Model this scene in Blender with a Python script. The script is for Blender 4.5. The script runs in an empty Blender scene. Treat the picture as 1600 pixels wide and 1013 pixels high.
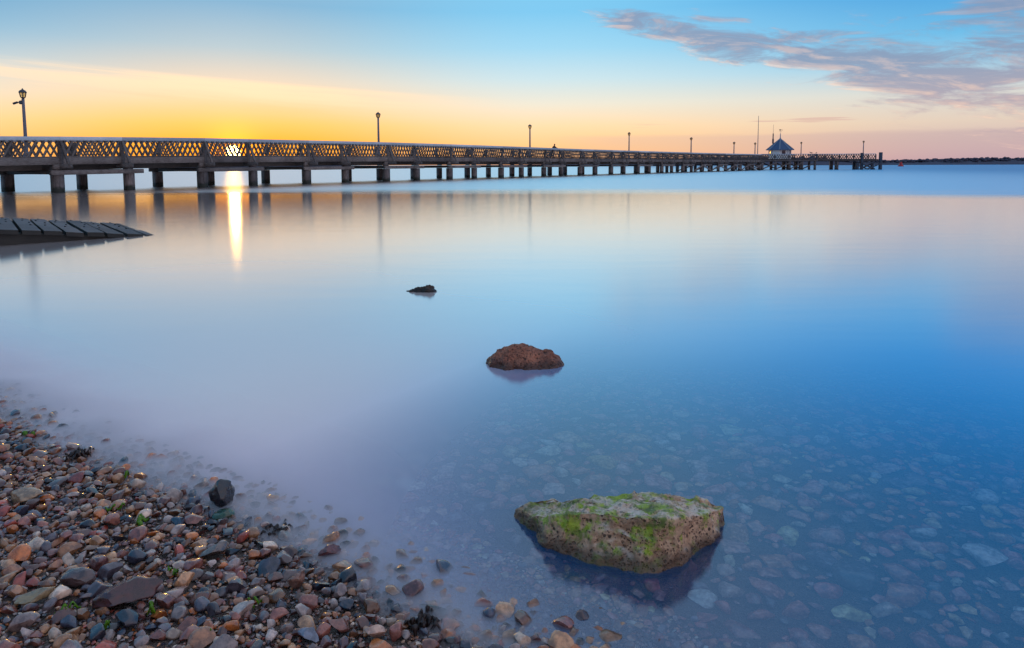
import bpy, bmesh, math, random
import numpy as np
from mathutils import Vector, Matrix, noise

random.seed(7)
rng = np.random.default_rng(11)
SC = bpy.context.scene
COL = SC.collection
rad = math.radians

# ------------------------------------------------------------------ camera
cam_d = bpy.data.cameras.new("camera")
cam = bpy.data.objects.new("camera", cam_d)
COL.objects.link(cam)
cam_d.sensor_width = 36.0
cam_d.lens = 24.0
cam_d.clip_start = 0.05
cam_d.clip_end = 20000.0
cam_d.shift_y = -0.09845
PITCH = math.atan(0.0855)
cam.matrix_world = (Matrix.Translation((0, 0, 1.5)) @ Matrix.Rotation(rad(90) - PITCH, 4, 'X')
                    @ Matrix.Rotation(rad(-0.197), 4, 'Z'))
SC.camera = cam

# ------------------------------------------------------------------ render settings
SC.render.engine = 'CYCLES'
SC.cycles.use_denoising = True
SC.cycles.max_bounces = 6
SC.cycles.use_adaptive_sampling = True
SC.cycles.adaptive_threshold = 0.025
SC.cycles.volume_bounces = 2
SC.cycles.transparent_max_bounces = 12
SC.cycles.sample_clamp_indirect = 6.0
SC.view_settings.view_transform = 'Standard'
SC.view_settings.look = 'None'
SC.view_settings.exposure = 0.15
SC.view_settings.gamma = 1.0
SC.view_settings.use_curve_mapping = False


# ------------------------------------------------------------------ node helpers
def lin(r, g, b):
    f = lambda c: (c / 255 / 12.92) if c <= 10.3 else ((c / 255 + 0.055) / 1.055) ** 2.4
    return (f(r), f(g), f(b), 1.0)


class NT:
    def __init__(self, tree):
        self.t = tree
        self.t.nodes.clear()

    def n(self, kind, **kw):
        nd = self.t.nodes.new(kind)
        for k, v in kw.items():
            setattr(nd, k, v)
        return nd

    def put(self, sock, v):
        if v is None:
            return
        if isinstance(v, bpy.types.NodeSocket):
            self.t.links.new(v, sock)
        else:
            sock.default_value = v

    def m(self, op, a, b=None, c=None, clamp=False):
        nd = self.n('ShaderNodeMath', operation=op, use_clamp=clamp)
        for i, v in enumerate((a, b, c)):
            self.put(nd.inputs[i], v)
        return nd.outputs[0]

    def mix(self, fac, a, b, blend='MIX'):
        nd = self.n('ShaderNodeMix', data_type='RGBA', blend_type=blend, clamp_factor=True)
        self.put(nd.inputs[0], fac)
        self.put(nd.inputs[6], a)
        self.put(nd.inputs[7], b)
        return nd.outputs[2]

    def smooth(self, v, lo, hi, a=0.0, b=1.0):
        nd = self.n('ShaderNodeMapRange', interpolation_type='SMOOTHSTEP')
        for i, x in enumerate((v, lo, hi, a, b)):
            self.put(nd.inputs[i], x)
        return nd.outputs[0]

    def ramp(self, fac, stops, interp='LINEAR'):
        nd = self.n('ShaderNodeValToRGB')
        nd.color_ramp.interpolation = interp
        el = nd.color_ramp.elements
        while len(el) < len(stops):
            el.new(0.5)
        for e, (p, c) in zip(el, stops):
            e.position = p
            e.color = c
        self.put(nd.inputs[0], fac)
        return nd.outputs[0]

    def vec(self, x, y, z):
        nd = self.n('ShaderNodeCombineXYZ')
        for i, v in enumerate((x, y, z)):
            self.put(nd.inputs[i], v)
        return nd.outputs[0]

    def sep(self, v):
        nd = self.n('ShaderNodeSeparateXYZ')
        self.put(nd.inputs[0], v)
        return nd.outputs

    def noise(self, vec, scale, detail=4.0, rough=0.55, dist=0.0):
        nd = self.n('ShaderNodeTexNoise')
        self.put(nd.inputs['Vector'], vec)
        nd.inputs['Scale'].default_value = scale
        nd.inputs['Detail'].default_value = detail
        nd.inputs['Roughness'].default_value = rough
        nd.inputs['Distortion'].default_value = dist
        return nd.outputs[0]

    def bump(self, h, strength, dist=0.01, normal=None):
        nd = self.n('ShaderNodeBump')
        nd.inputs['Strength'].default_value = strength
        nd.inputs['Distance'].default_value = dist
        self.put(nd.inputs['Height'], h)
        self.put(nd.inputs['Normal'], normal)
        return nd.outputs[0]


def smix(b, fac, s1, s2):
    nd = b.n('ShaderNodeMixShader')
    b.put(nd.inputs[0], fac)
    b.put(nd.inputs[1], s1)
    b.put(nd.inputs[2], s2)
    return nd.outputs[0]


# ------------------------------------------------------------------ sky and sun
SUN_AZ, SUN_EL = rad(-22.1), rad(1.05)
sun_dir = Vector((math.sin(SUN_AZ) * math.cos(SUN_EL), math.cos(SUN_AZ) * math.cos(SUN_EL), math.sin(SUN_EL)))
W = bpy.data.worlds.new("World")
SC.world = W
W.use_nodes = True
b = NT(W.node_tree)
gen = b.n('ShaderNodeTexCoord').outputs['Generated']
dx, dy, dz = b.sep(gen)
el = b.m('MAXIMUM', b.m('MULTIPLY', b.m('ARCSINE', dz), 57.2958), 0.0)
az = b.m('MULTIPLY', b.m('ARCTAN2', dx, dy), 57.2958)
hl = b.m('SQRT', b.m('ADD', b.m('ADD', b.m('MULTIPLY', dx, dx), b.m('MULTIPLY', dy, dy)), 1e-6))
dotxy = b.m('DIVIDE', b.m('ADD', b.m('MULTIPLY', dx, math.sin(SUN_AZ)), b.m('MULTIPLY', dy, math.cos(SUN_AZ))), hl)
dsun = b.m('MULTIPLY', b.m('ARCCOSINE', b.m('MINIMUM', b.m('MAXIMUM', dotxy, -1.0), 1.0)), 57.2958)
t = b.m('MULTIPLY', el, 1 / 45.0, clamp=True)
E_ = lambda lst: [(e / 45.0, lin(*c)) for e, c in lst]
UP = (172, 186, 211)  # unseen sky overhead, brightened to lift the light on the foreground
sunside = b.ramp(t, E_([(0, (250, 160, 28)), (1.6, (251, 172, 42)), (3.2, (246, 192, 104)), (4.8, (230, 202, 158)),
                        (6.5, (208, 204, 188)), (9, (154, 190, 204)), (12.3, (102, 168, 204)), (20, (156, 186, 212)),
                        (32, (174, 184, 208)), (45, UP)]))
midside = b.ramp(t, E_([(0, (248, 178, 126)), (1.4, (254, 198, 132)), (3.2, (248, 214, 168)), (5, (226, 222, 206)),
                        (7, (190, 217, 226)), (9.5, (146, 204, 232)), (12.3, (112, 190, 230)), (20, (120, 188, 226)),
                        (32, (154, 184, 214)), (45, UP)]))
farside = b.ramp(t, E_([(0, (186, 154, 164)), (1.2, (200, 172, 170)), (3, (216, 198, 182)), (5, (206, 208, 204)),
                        (7, (148, 196, 222)), (9, (98, 178, 222)), (12.3, (60, 150, 212)), (20, (48, 142, 212)),
                        (32, (92, 158, 212)), (45, UP)]))
behind = b.ramp(t, E_([(0, (186, 160, 170)), (4, (214, 182, 182)), (9, (206, 190, 200)), (16, (196, 194, 210)),
                       (30, (178, 186, 210)), (45, UP)]))  # unseen sky behind the camera, raised and pinkish as warm fill light
c = b.mix(b.smooth(dsun, 2.0, 25.0), sunside, midside)
c = b.mix(b.smooth(dsun, 26.0, 58.0), c, farside)
c = b.mix(b.smooth(dsun, 65.0, 140.0), c, behind)
c = b.mix(b.m('MULTIPLY', b.smooth(az, -20.0, -48.0), b.smooth(el, 4.0, 12.0, 0.0, 0.75)), c, lin(48, 128, 176))
# light cirrus streak above the sun
elc3 = b.m('ADD', b.m('MULTIPLY', az, -0.052), 4.85)
n3 = b.noise(b.vec(b.m('MULTIPLY', az, 0.045), b.m('MULTIPLY', b.m('SUBTRACT', el, elc3), 1.0), 3.3), 1.0, 5, 0.6)
off3 = b.m('SUBTRACT', el, elc3)
m3 = b.m('MULTIPLY', b.smooth(off3, 0.75, 0.35), b.smooth(off3, -2.2, 0.2))
m3 = b.m('MULTIPLY', m3, b.smooth(az, 2.0, -16.0))
m3 = b.m('MULTIPLY', m3, b.smooth(n3, 0.32, 0.62))
c = b.mix(b.m('MULTIPLY', m3, 0.75), c, lin(250, 222, 186))
# low mauve haze layer above the horizon towards the right
nb = b.noise(b.vec(b.m('MULTIPLY', az, 0.07), b.m('MULTIPLY', el, 0.8), 8.1), 1.0, 4, 0.55)
top = b.m('ADD', b.m('MULTIPLY', nb, 0.9), 1.95)
mb = b.m('MULTIPLY', b.smooth(b.m('SUBTRACT', el, top), 0.10, -0.35), b.smooth(az, 1.0, 9.0))
mb = b.m('MULTIPLY', mb, b.smooth(el, 0.2, 1.9, 0.12, 0.42))
c = b.mix(mb, c, b.mix(b.smooth(az, 10, 34), lin(214, 180, 166), lin(180, 156, 164)))
# streaky stratocumulus spreading to the right
azc = b.m('MINIMUM', b.m('MAXIMUM', az, 0.0), 60.0)
elc = b.m('SUBTRACT', 13.6, b.m('MULTIPLY', azc, 0.242))
hw = b.m('ADD', 0.45, b.m('MULTIPLY', azc, 0.115))
shear = b.m('ADD', el, b.m('MULTIPLY', az, 0.10))


def cloud_n(da, de):
    v = b.vec(b.m('MULTIPLY', b.m('ADD', az, da), 0.21), b.m('MULTIPLY', b.m('ADD', shear, de), 1.0), 1.7)
    n1 = b.noise(v, 0.85, 10.0, 0.63, 0.45)
    return n1


rel = b.m('ABSOLUTE', b.m('DIVIDE', b.m('SUBTRACT', el, elc), hw))
mk = b.m('MULTIPLY', b.smooth(rel, 1.3, 0.0), b.smooth(az, 3.5, 11.0))
e2x = b.m('DIVIDE', b.m('SUBTRACT', az, 37.0), 8.5)
e2y = b.m('DIVIDE', b.m('SUBTRACT', el, 9.3), 3.3)
mk2 = b.smooth(b.m('SQRT', b.m('ADD', b.m('MULTIPLY', e2x, e2x), b.m('MULTIPLY', e2y, e2y))), 1.25, 0.3)
mk = b.m('MAXIMUM', mk, mk2)
n0 = cloud_n(0, 0)
n1 = cloud_n(-0.9, -0.30)
dens = b.smooth(b.m('ADD', b.m('MULTIPLY', mk, 0.28), n0), 0.575, 0.80)
dens = b.m('MULTIPLY', dens, b.smooth(mk, 0.0, 0.25))
lit = b.m('MULTIPLY', b.smooth(b.m('SUBTRACT', n0, n1), -0.03, 0.19), b.smooth(b.m('DIVIDE', b.m('SUBTRACT', el, elc), hw), 0.7, -0.3, 0.35, 1.0))
ccol = b.mix(b.smooth(el, 2.5, 8.0), lin(172, 154, 166), lin(126, 142, 172))
ccol = b.mix(b.m('MULTIPLY', b.m('MULTIPLY', lit, b.smooth(dens, 1.0, .5, .45, 1.0)), 1.0), ccol, lin(255, 212, 184))
c = b.mix(b.m('MULTIPLY', dens, 0.86), c, ccol)
# thin dark streak clouds low over the pier head
n4 = b.noise(b.vec(b.m('MULTIPLY', az, 0.11), b.m('MULTIPLY', el, 2.6), 5.2), 1.0, 3, 0.5)
m4 = b.m('MULTIPLY', b.smooth(n4, 0.63, 0.72), b.m('MULTIPLY', b.smooth(el, 2.6, 3.2), b.smooth(el, 4.6, 3.9)))
c = b.mix(b.m('MULTIPLY', b.m('MULTIPLY', m4, b.smooth(az, 8, 14)), 0.6), c, lin(206, 168, 160))
# physical sky adds its own share
sky = b.n('ShaderNodeTexSky', sky_type='NISHITA', sun_disc=False)
sky.sun_elevation = SUN_EL
sky.sun_rotation = SUN_AZ
sky.air_density = 1.2
sky.dust_density = 2.0
nish = b.mix(1.0, sky.outputs[0], (0.02, 0.02, 0.02, 1), 'MULTIPLY')
c = b.mix(1.0, c, nish, 'ADD')
# the sun itself and its aureole
dot = b.m('ADD', b.m('ADD', b.m('MULTIPLY', dx, sun_dir.x), b.m('MULTIPLY', dy, sun_dir.y)), b.m('MULTIPLY', dz, sun_dir.z))
ang = b.m('MULTIPLY', b.m('ARCCOSINE', b.m('MINIMUM', dot, 1.0)), 57.2958)
halo = b.m('POWER', 2.71828, b.m('MULTIPLY', b.m('MULTIPLY', ang, ang), -1 / (1.7 ** 2)))
c = b.mix(1.0, c, b.mix(halo, (0, 0, 0, 1), (1.3, 0.26, 0.0, 1)), 'ADD')
disc = b.smooth(ang, 0.60, 0.36)
c = b.mix(1.0, c, b.mix(disc, (0, 0, 0, 1), (30, 22, 8, 1)), 'ADD')
bg = b.n('ShaderNodeBackground')
b.put(bg.inputs[0], c)
bg.inputs[1].default_value = 1.0
wo = b.n('ShaderNodeOutputWorld')
b.t.links.new(bg.outputs[0], wo.inputs[0])

sun_l = bpy.data.lights.new("sun", 'SUN')
sun_l.energy = 0.12
sun_l.angle = rad(0.6)
sun_l.color = (1.0, 0.50, 0.10)
sun = bpy.data.objects.new("sun", sun_l)
COL.objects.link(sun)
sun.rotation_euler = (-sun_dir).to_track_quat('-Z', 'Y').to_euler()


# ------------------------------------------------------------------ object helpers
def tag(o, label=None, cat=None, group=None, kind=None):
    for k, v in (("label", label), ("category", cat), ("group", group), ("kind", kind)):
        if v:
            o[k] = v
    return o


def empty(name, loc=(0, 0, 0)):
    o = bpy.data.objects.new(name, None)
    COL.objects.link(o)
    o.location = loc
    o.empty_display_size = 0.2
    return o


def link(name, me, parent=None, mat=None):
    o = bpy.data.objects.new(name, me)
    COL.objects.link(o)
    if mat is not None and not me.materials:
        me.materials.append(mat)
    if parent is not None:
        o.parent = parent
        o.matrix_parent_inverse = Matrix.Translation(-Vector(parent.location))
    return o


def mesh(name, verts, faces, mat=None, smooth=False):
    me = bpy.data.meshes.new(name)
    me.from_pydata([tuple(v) for v in verts], [], [tuple(f) for f in faces])
    if mat is not None:
        me.materials.append(mat)
    if smooth:
        me.polygons.foreach_set('use_smooth', [True] * len(me.polygons))
    me.update()
    return me


def mesh_np(name, V, Fq, mat=None, smooth=False):
    """V (n,3) floats, Fq (m,k) ints."""
    me = bpy.data.meshes.new(name)
    k = Fq.shape[1]
    me.vertices.add(len(V))
    me.vertices.foreach_set('co', np.asarray(V, np.float32).ravel())
    me.loops.add(Fq.size)
    me.loops.foreach_set('vertex_index', Fq.astype(np.int32).ravel())
    me.polygons.add(len(Fq))
    me.polygons.foreach_set('loop_start', np.arange(0, Fq.size, k, dtype=np.int32))
    if smooth:
        me.polygons.foreach_set('use_smooth', np.ones(len(Fq), bool))
    me.update(calc_edges=True)
    me.validate()
    if mat is not None:
        me.materials.append(mat)
    return me


CUBE_V = np.array([(x, y, z) for x in (-.5, .5) for y in (-.5, .5) for z in (-.5, .5)])
CUBE_F = np.array([(0, 1, 3, 2), (4, 6, 7, 5), (0, 4, 5, 1), (2, 3, 7, 6), (0, 2, 6, 4), (1, 5, 7, 3)])


def beam_matrix(a, c2, w, h, side):
    """Box from a to c2; w across the 'side' direction, h across the third one."""
    a, c2, side = Vector(a), Vector(c2), Vector(side)
    ax = c2 - a
    L = ax.length
    ax.normalize()
    side = (side - ax * side.dot(ax)).normalized()
    up = ax.cross(side)
    m = Matrix((ax * L, side * w, up * h)).transposed().to_4x4()
    m.translation = (a + c2) / 2
    return m


_unit = {}


def unit_cube(mat):
    if mat.name not in _unit:
        _unit[mat.name] = mesh_np('block_' + mat.name, CUBE_V, CUBE_F, mat)
    return _unit[mat.name]


def block(name, parent, mat, a, c2, w, h, side):
    o = bpy.data.objects.new(name, unit_cube(mat))
    COL.objects.link(o)
    if parent is not None:
        o.parent = parent
        o.matrix_parent_inverse = Matrix.Translation(-Vector(parent.location))
    o.matrix_basis = beam_matrix(a, c2, w, h, side)
    return o


class Boxes:
    """many boxes joined into one mesh"""
    def __init__(self):
        self.V, self.F, self.n = [], [], 0

    def add(self, m):
        M = np.array(m)
        self.V.append(CUBE_V @ M[:3, :3].T + M[:3, 3])
        self.F.append(CUBE_F + self.n)
        self.n += 8

    def build(self, name, mat, parent=None):
        me = mesh_np(name, np.vstack(self.V), np.vstack(self.F), mat)
        return link(name, me, parent)


def lathe(prof, seg=12, cx=0.0, cy=0.0):
    V, F = [], []
    for r, z in prof:
        for k in range(seg):
            a = 2 * math.pi * k / seg
            V.append((cx + r * math.cos(a), cy + r * math.sin(a), z))
    for i in range(len(prof) - 1):
        for k in range(seg):
            k2 = (k + 1) % seg
            F.append((i * seg + k, i * seg + k2, (i + 1) * seg + k2, (i + 1) * seg + k))
    F.append(tuple(range(seg - 1, -1, -1)))
    F.append(tuple((len(prof) - 1) * seg + k for k in range(seg)))
    return V, F


# ------------------------------------------------------------------ materials
def new_mat(name):
    m = bpy.data.materials.new(name)
    m.use_nodes = True
    return m, NT(m.node_tree)


def finish(b, shader, volume=None, disp=None):
    o = b.n('ShaderNodeOutputMaterial')
    if shader is not None:
        b.put(o.inputs[0], shader)
    if volume is not None:
        b.put(o.inputs[1], volume)


def principled(b, color, rough=0.6, normal=None, spec=0.5, **kw):
    p = b.n('ShaderNodeBsdfPrincipled')
    b.put(p.inputs['Base Color'], color)
    b.put(p.inputs['Roughness'], rough)
    b.put(p.inputs['Specular IOR Level'], spec)
    b.put(p.inputs['Normal'], normal)
    for k, v in kw.items():
        b.put(p.inputs[k], v)
    return p.outputs[0]


def pos(b):
    return b.n('ShaderNodeNewGeometry').outputs['Position']


def wood_mat(name, c1, c2, rough=0.75, grain=(3.0, 3.0, 14.0), bump=0.35, tide=False):
    m, b = new_mat(name)
    P = pos(b)
    mp = b.n('ShaderNodeMapping')
    b.put(mp.inputs['Vector'], P)
    mp.inputs['Scale'].default_value = grain
    g = b.noise(mp.outputs[0], 1.6, 6, 0.65)
    blot = b.noise(P, 0.9, 4, 0.6)
    f = b.m('ADD', b.m('MULTIPLY', g, 0.6), b.m('MULTIPLY', blot, 0.5))
    col = b.mix(b.smooth(f, 0.36, 0.74), c1, c2)
    rnd = b.n('ShaderNodeObjectInfo').outputs['Random']
    col = b.mix(1.0, col, b.ramp(rnd, [(0, (.66, .66, .68, 1)), (.5, (1, .98, .96, 1)), (1, (1.30, 1.24, 1.18, 1))]), 'MULTIPLY')
    if tide:
        zt_ = b.m('ADD', b.sep(P)[2], b.m('MULTIPLY', b.m('SUBTRACT', b.noise(P, 5, 4), .5), .35))
        col = b.mix(b.smooth(zt_, .42, .18), col, (.014, .016, .010, 1))
    finish(b, principled(b, col, rough, b.bump(g, bump, 0.02)))
    return m


M_WOOD = wood_mat('weathered_wood', (0.07, 0.055, 0.05, 1), (0.17, 0.145, 0.14, 1))
M_RAIL = wood_mat('pale_painted_wood', (0.36, 0.42, 0.50, 1), (0.52, 0.57, 0.64, 1), 0.5)
M_BEAM = wood_mat('grey_timber', (0.075, 0.058, 0.052, 1), (0.20, 0.172, 0.165, 1))
M_PILE = wood_mat('pile_timber', (0.055, 0.04, 0.035, 1), (0.19, 0.155, 0.15, 1), 0.7, (6, 6, 1.2), tide=True)
M_DARK = wood_mat('tarred_timber', (0.05, 0.04, 0.035, 1), (0.10, 0.08, 0.07, 1))
M_BLUEWOOD = wood_mat('blue_grey_painted_wood', (0.035, 0.05, 0.075, 1), (0.075, 0.10, 0.14, 1))
M_SLIP = wood_mat('wet_slip_planks', (0.05, 0.046, 0.052, 1), (0.13, 0.12, 0.13, 1), 0.7, (2.2, 9, 3))
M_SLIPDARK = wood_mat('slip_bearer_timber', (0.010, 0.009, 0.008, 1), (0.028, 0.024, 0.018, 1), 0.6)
M_WHITE = wood_mat('white_boards', (0.66, 0.68, 0.72, 1), (0.82, 0.83, 0.85, 1), 0.5)


def plain(name, col, rough=0.5, metal=0.0, var=0.25, scale=8.0):
    m, b = new_mat(name)
    n = b.noise(pos(b), scale, 4, 0.6)
    dark = tuple(x * (1 - var) for x in col[:3]) + (1,)
    lite = tuple(min(1, x * (1 + var)) for x in col[:3]) + (1,)
    finish(b, principled(b, b.mix(n, dark, lite), rough, b.bump(n, 0.15, 0.01), Metallic=metal))
    return m


M_IRON = plain('dark_painted_iron', (0.05, 0.055, 0.075), 0.45)
M_POST = plain('grey_painted_post', (0.16, 0.17, 0.22), 0.45)
M_SLATE = plain('blue_slate', (0.03, 0.085, 0.19), 0.6, var=0.35, scale=3.0)
M_LEAD = plain('lead_flashing', (0.22, 0.28, 0.36), 0.5)
M_RED = plain('red_buoy_paint', (0.45, 0.02, 0.03), 0.4)
M_CLOTH = plain('dark_clothing', (0.035, 0.03, 0.028), 0.8)
M_FEATHER = plain('grey_feathers', (0.12, 0.11, 0.11), 0.7)
M_GLASSDARK = plain('window_glass', (0.06, 0.03, 0.05), 0.15)
M_SEAMARK = plain('dark_float', (0.08, 0.05, 0.05), 0.5)

mg, b = new_mat('lantern_glass')
g1 = b.n('ShaderNodeBsdfTranslucent')
g1.inputs[0].default_value = (0.85, 0.72, 0.45, 1)
g2 = b.n('ShaderNodeBsdfTransparent')
g2.inputs[0].default_value = (0.95, 0.85, 0.62, 1)
finish(b, smix(b, 0.65, g1.outputs[0], g2.outputs[0]))
M_GLASS = mg

# ------------------------------------------------------------------ ground: one sheet, shingle beach sinking into the sea
SHORE = [(-400, 140), (-40, 24), (-14, 11.4), (-6, 6.05), (-3.13, 4.02), (-2.155, 3.415), (-1.285, 2.854), (-0.601, 2.425),
         (-0.219, 2.169), (0.12, 1.96), (0.5, 1.66), (2.5, 0.55), (6, -0.8), (20, -4), (400, -80)]
SH = np.array(SHORE, float)


def shore_d(x, y):
    """distance to the waterline, positive on land"""
    x = np.asarray(x, float)
    y = np.asarray(y, float)
    best = np.full(x.shape, 1e9)
    sign = np.ones(x.shape)
    for (x0, y0), (x1, y1) in zip(SH[:-1], SH[1:]):
        ex, ey = x1 - x0, y1 - y0
        tt = np.clip(((x - x0) * ex + (y - y0) * ey) / (ex * ex + ey * ey), 0, 1)
        d = np.hypot(x - x0 - tt * ex, y - y0 - tt * ey)
        cr = ex * (y - y0) - ey * (x - x0)
        upd = d < best - 1e-9
        best = np.where(upd, d, best)
        sign = np.where(upd, np.where(cr < 0, 1.0, -1.0), sign)
    return best * sign


def ground_z(x, y):
    d = shore_d(x, y)
    land = 0.115 * d / (1 + 0.03 * np.maximum(d, 0))
    sea = -0.75 * (1 - np.exp(-np.maximum(-d, 0) * 0.16)) - 0.0006 * np.minimum(np.maximum(-d, 0), 2500)
    z = np.where(d > 0, land, sea)
    return z + 0.012 * np.sin(2.1 * x + 1.3 * y) * np.cos(1.7 * y - 0.6 * x)


gx = np.concatenate([-np.geomspace(3000, 5.2, 26), np.arange(-5, 5.01, 0.1), np.geomspace(5.2, 3000, 26)])
gy = np.concatenate([-np.geomspace(60, 1.2, 10), np.arange(-1, 7.01, 0.1), np.geomspace(7.2, 6000, 34)])
GX, GY = np.meshgrid(gx, gy)
GV = np.stack([GX, GY, ground_z(GX, GY) - 0.002], -1).reshape(-1, 3)
nx_ = len(gx)
ii, jj = np.meshgrid(np.arange(len(gy) - 1), np.arange(nx_ - 1), indexing='ij')
a0 = (ii * nx_ + jj).ravel()
GF = np.stack([a0, a0 + 1, a0 + nx_ + 1, a0 + nx_], 1)
m, b = new_mat('shingle_bed')
P = pos(b)
v = b.n('ShaderNodeTexVoronoi')
b.put(v.inputs['Vector'], P)
v.inputs['Scale'].default_value = 150
col = b.mix(b.noise(P, 9, 5), lin(62, 46, 40), lin(112, 86, 74))
col = b.mix(b.m('MULTIPLY', v.outputs['Color'], 0.8), col, lin(140, 122, 112))
finish(b, principled(b, col, 0.5, b.bump(v.outputs['Distance'], 0.8, 0.02)))
M_BED = m
beach = link('beach', mesh_np('beach', GV, GF, M_BED, True))
tag(beach, kind='structure')

# ------------------------------------------------------------------ water
m, b = new_mat('sea_water')
P = pos(b)
px, py, pz = b.sep(P)
dist = b.m('SQRT', b.m('ADD', b.m('MULTIPLY', px, px), b.m('MULTIPLY', py, py)))
# long swell bands: lanes of ruffled water far out
band = b.noise(b.vec(b.m('MULTIPLY', px, 0.012), b.m('MULTIPLY', py, 0.085), 0.0), 1.0, 3, 0.5)
far_ = b.smooth(b.m('ADD', dist, b.m('MULTIPLY', b.m('SUBTRACT', band, 0.5), 30.0)), 32, 50)
rough = b.m('ADD', b.m('MULTIPLY', far_, 0.27), b.smooth(dist, 6, 14, 0.16, 0.155))
wv = b.noise(b.vec(b.m('MULTIPLY', px, 0.5), b.m('MULTIPLY', py, 1.6), 0.0), 1.0, 3, 0.5)
rip = b.m('MULTIPLY', b.noise(b.vec(b.m('MULTIPLY', px, 0.7), b.m('MULTIPLY', py, 3.2), 4.0), 1.0, 4, 0.6), b.smooth(dist, 13, 19))
nrm = b.bump(b.m('ADD', b.m('MULTIPLY', wv, .5), b.m('MULTIPLY', rip, 1.0)), 0.07, 0.05)
fr = b.n('ShaderNodeFresnel')
fr.inputs[0].default_value = 1.34
b.put(fr.inputs[1], nrm)
gl = b.n('ShaderNodeBsdfGlossy', distribution='BECKMANN')
gl.inputs[0].default_value = (1, 1, 1, 1)
b.put(gl.inputs['Roughness'], rough)
b.put(gl.inputs['Normal'], nrm)
rf = b.n('ShaderNodeBsdfRefraction')
rf.inputs['IOR'].default_value = 1.33
rf.inputs['Roughness'].default_value = 0.06
rf.inputs[0].default_value = (0.86, 0.96, 1.0, 1)
b.put(rf.inputs['Normal'], nrm)
# the water body itself: clear blue to the right, milky with stirred surf to the left
df = b.n('ShaderNodeBsdfDiffuse')
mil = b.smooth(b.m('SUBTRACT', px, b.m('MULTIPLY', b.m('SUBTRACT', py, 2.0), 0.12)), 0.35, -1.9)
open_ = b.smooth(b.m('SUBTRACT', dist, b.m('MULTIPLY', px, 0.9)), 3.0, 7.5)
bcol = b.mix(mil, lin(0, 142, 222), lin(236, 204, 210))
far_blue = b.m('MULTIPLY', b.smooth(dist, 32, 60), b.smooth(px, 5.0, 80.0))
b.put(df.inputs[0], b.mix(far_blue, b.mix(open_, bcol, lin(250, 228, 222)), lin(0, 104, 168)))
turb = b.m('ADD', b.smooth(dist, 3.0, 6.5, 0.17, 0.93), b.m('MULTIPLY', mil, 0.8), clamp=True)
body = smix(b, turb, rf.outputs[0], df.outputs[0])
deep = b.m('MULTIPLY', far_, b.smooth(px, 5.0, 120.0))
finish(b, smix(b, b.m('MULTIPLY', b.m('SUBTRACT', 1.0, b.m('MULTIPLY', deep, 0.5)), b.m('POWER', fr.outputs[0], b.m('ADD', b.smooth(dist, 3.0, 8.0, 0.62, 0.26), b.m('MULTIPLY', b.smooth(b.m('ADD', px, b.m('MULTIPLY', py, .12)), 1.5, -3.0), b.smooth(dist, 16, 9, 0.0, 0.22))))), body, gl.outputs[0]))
M_WATER = m
wx = np.array([-6000, -60, -12, 0, 12, 60, 6000.])
wy = np.array([-60, 0, 6, 20, 80, 400, 12000.])
WX, WY = np.meshgrid(wx, wy)
WV = np.stack([WX, WY, 0 * WX], -1).reshape(-1, 3)
ii, jj = np.meshgrid(np.arange(6), np.arange(6), indexing='ij')
a0 = (ii * 7 + jj).ravel()
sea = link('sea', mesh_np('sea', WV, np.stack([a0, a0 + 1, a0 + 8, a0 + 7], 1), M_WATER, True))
tag(sea, kind='structure')

# ------------------------------------------------------------------ pier
# s: metres along the near railing, x, y, height of its top rail above the water
NODES = np.array([(-9.4, -29.82, 30.25, 2.871), (-6.8, -28.85, 32.66, 2.962), (-4.4, -27.89, 34.87, 3.046),
                  (-2.6, -27.15, 36.5, 3.107), (0.7, -25.71, 39.5, 3.196), (4.6, -23.95, 42.94, 3.297),
                  (9.1, -21.81, 46.92, 3.413), (14.5, -19.18, 51.58, 3.48), (20.9, -15.92, 57.1, 3.555),
                  (28.7, -11.84, 63.73, 3.636), (38.3, -6.66, 71.84, 3.677), (50.4, 0.03, 81.95, 3.687),
                  (66.1, 8.88, 94.9, 3.665), (87.1, 20.94, 112.07, 3.692), (116.4, 38.05, 135.84, 3.736),
                  (154.7, 60.68, 166.66, 3.867)])
dv = np.gradient(NODES[:, 1:3], NODES[:, 0], axis=0)


def PT(s, u=0.0, f=None, z=None):
    """point on the pier: u metres outward of the near railing, f fraction of the rail height"""
    q = [float(np.interp(s, NODES[:, 0], NODES[:, k])) for k in (1, 2, 3)]
    if s < NODES[0, 0]:
        e = s - NODES[0, 0]
        q[0] += dv[0, 0] * e
        q[1] += dv[0, 1] * e
    tx, ty = float(np.interp(s, NODES[:, 0], dv[:, 0])), float(np.interp(s, NODES[:, 0], dv[:, 1]))
    L = math.hypot(tx, ty)
    ox, oy = ty / L, -tx / L
    return Vector((q[0] + ox * u, q[1] + oy * u, q[2] * f if z is None else z))


def OUT(s):
    return (PT(s, 1, 0.5) - PT(s, 0, 0.5)).normalized()


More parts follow.
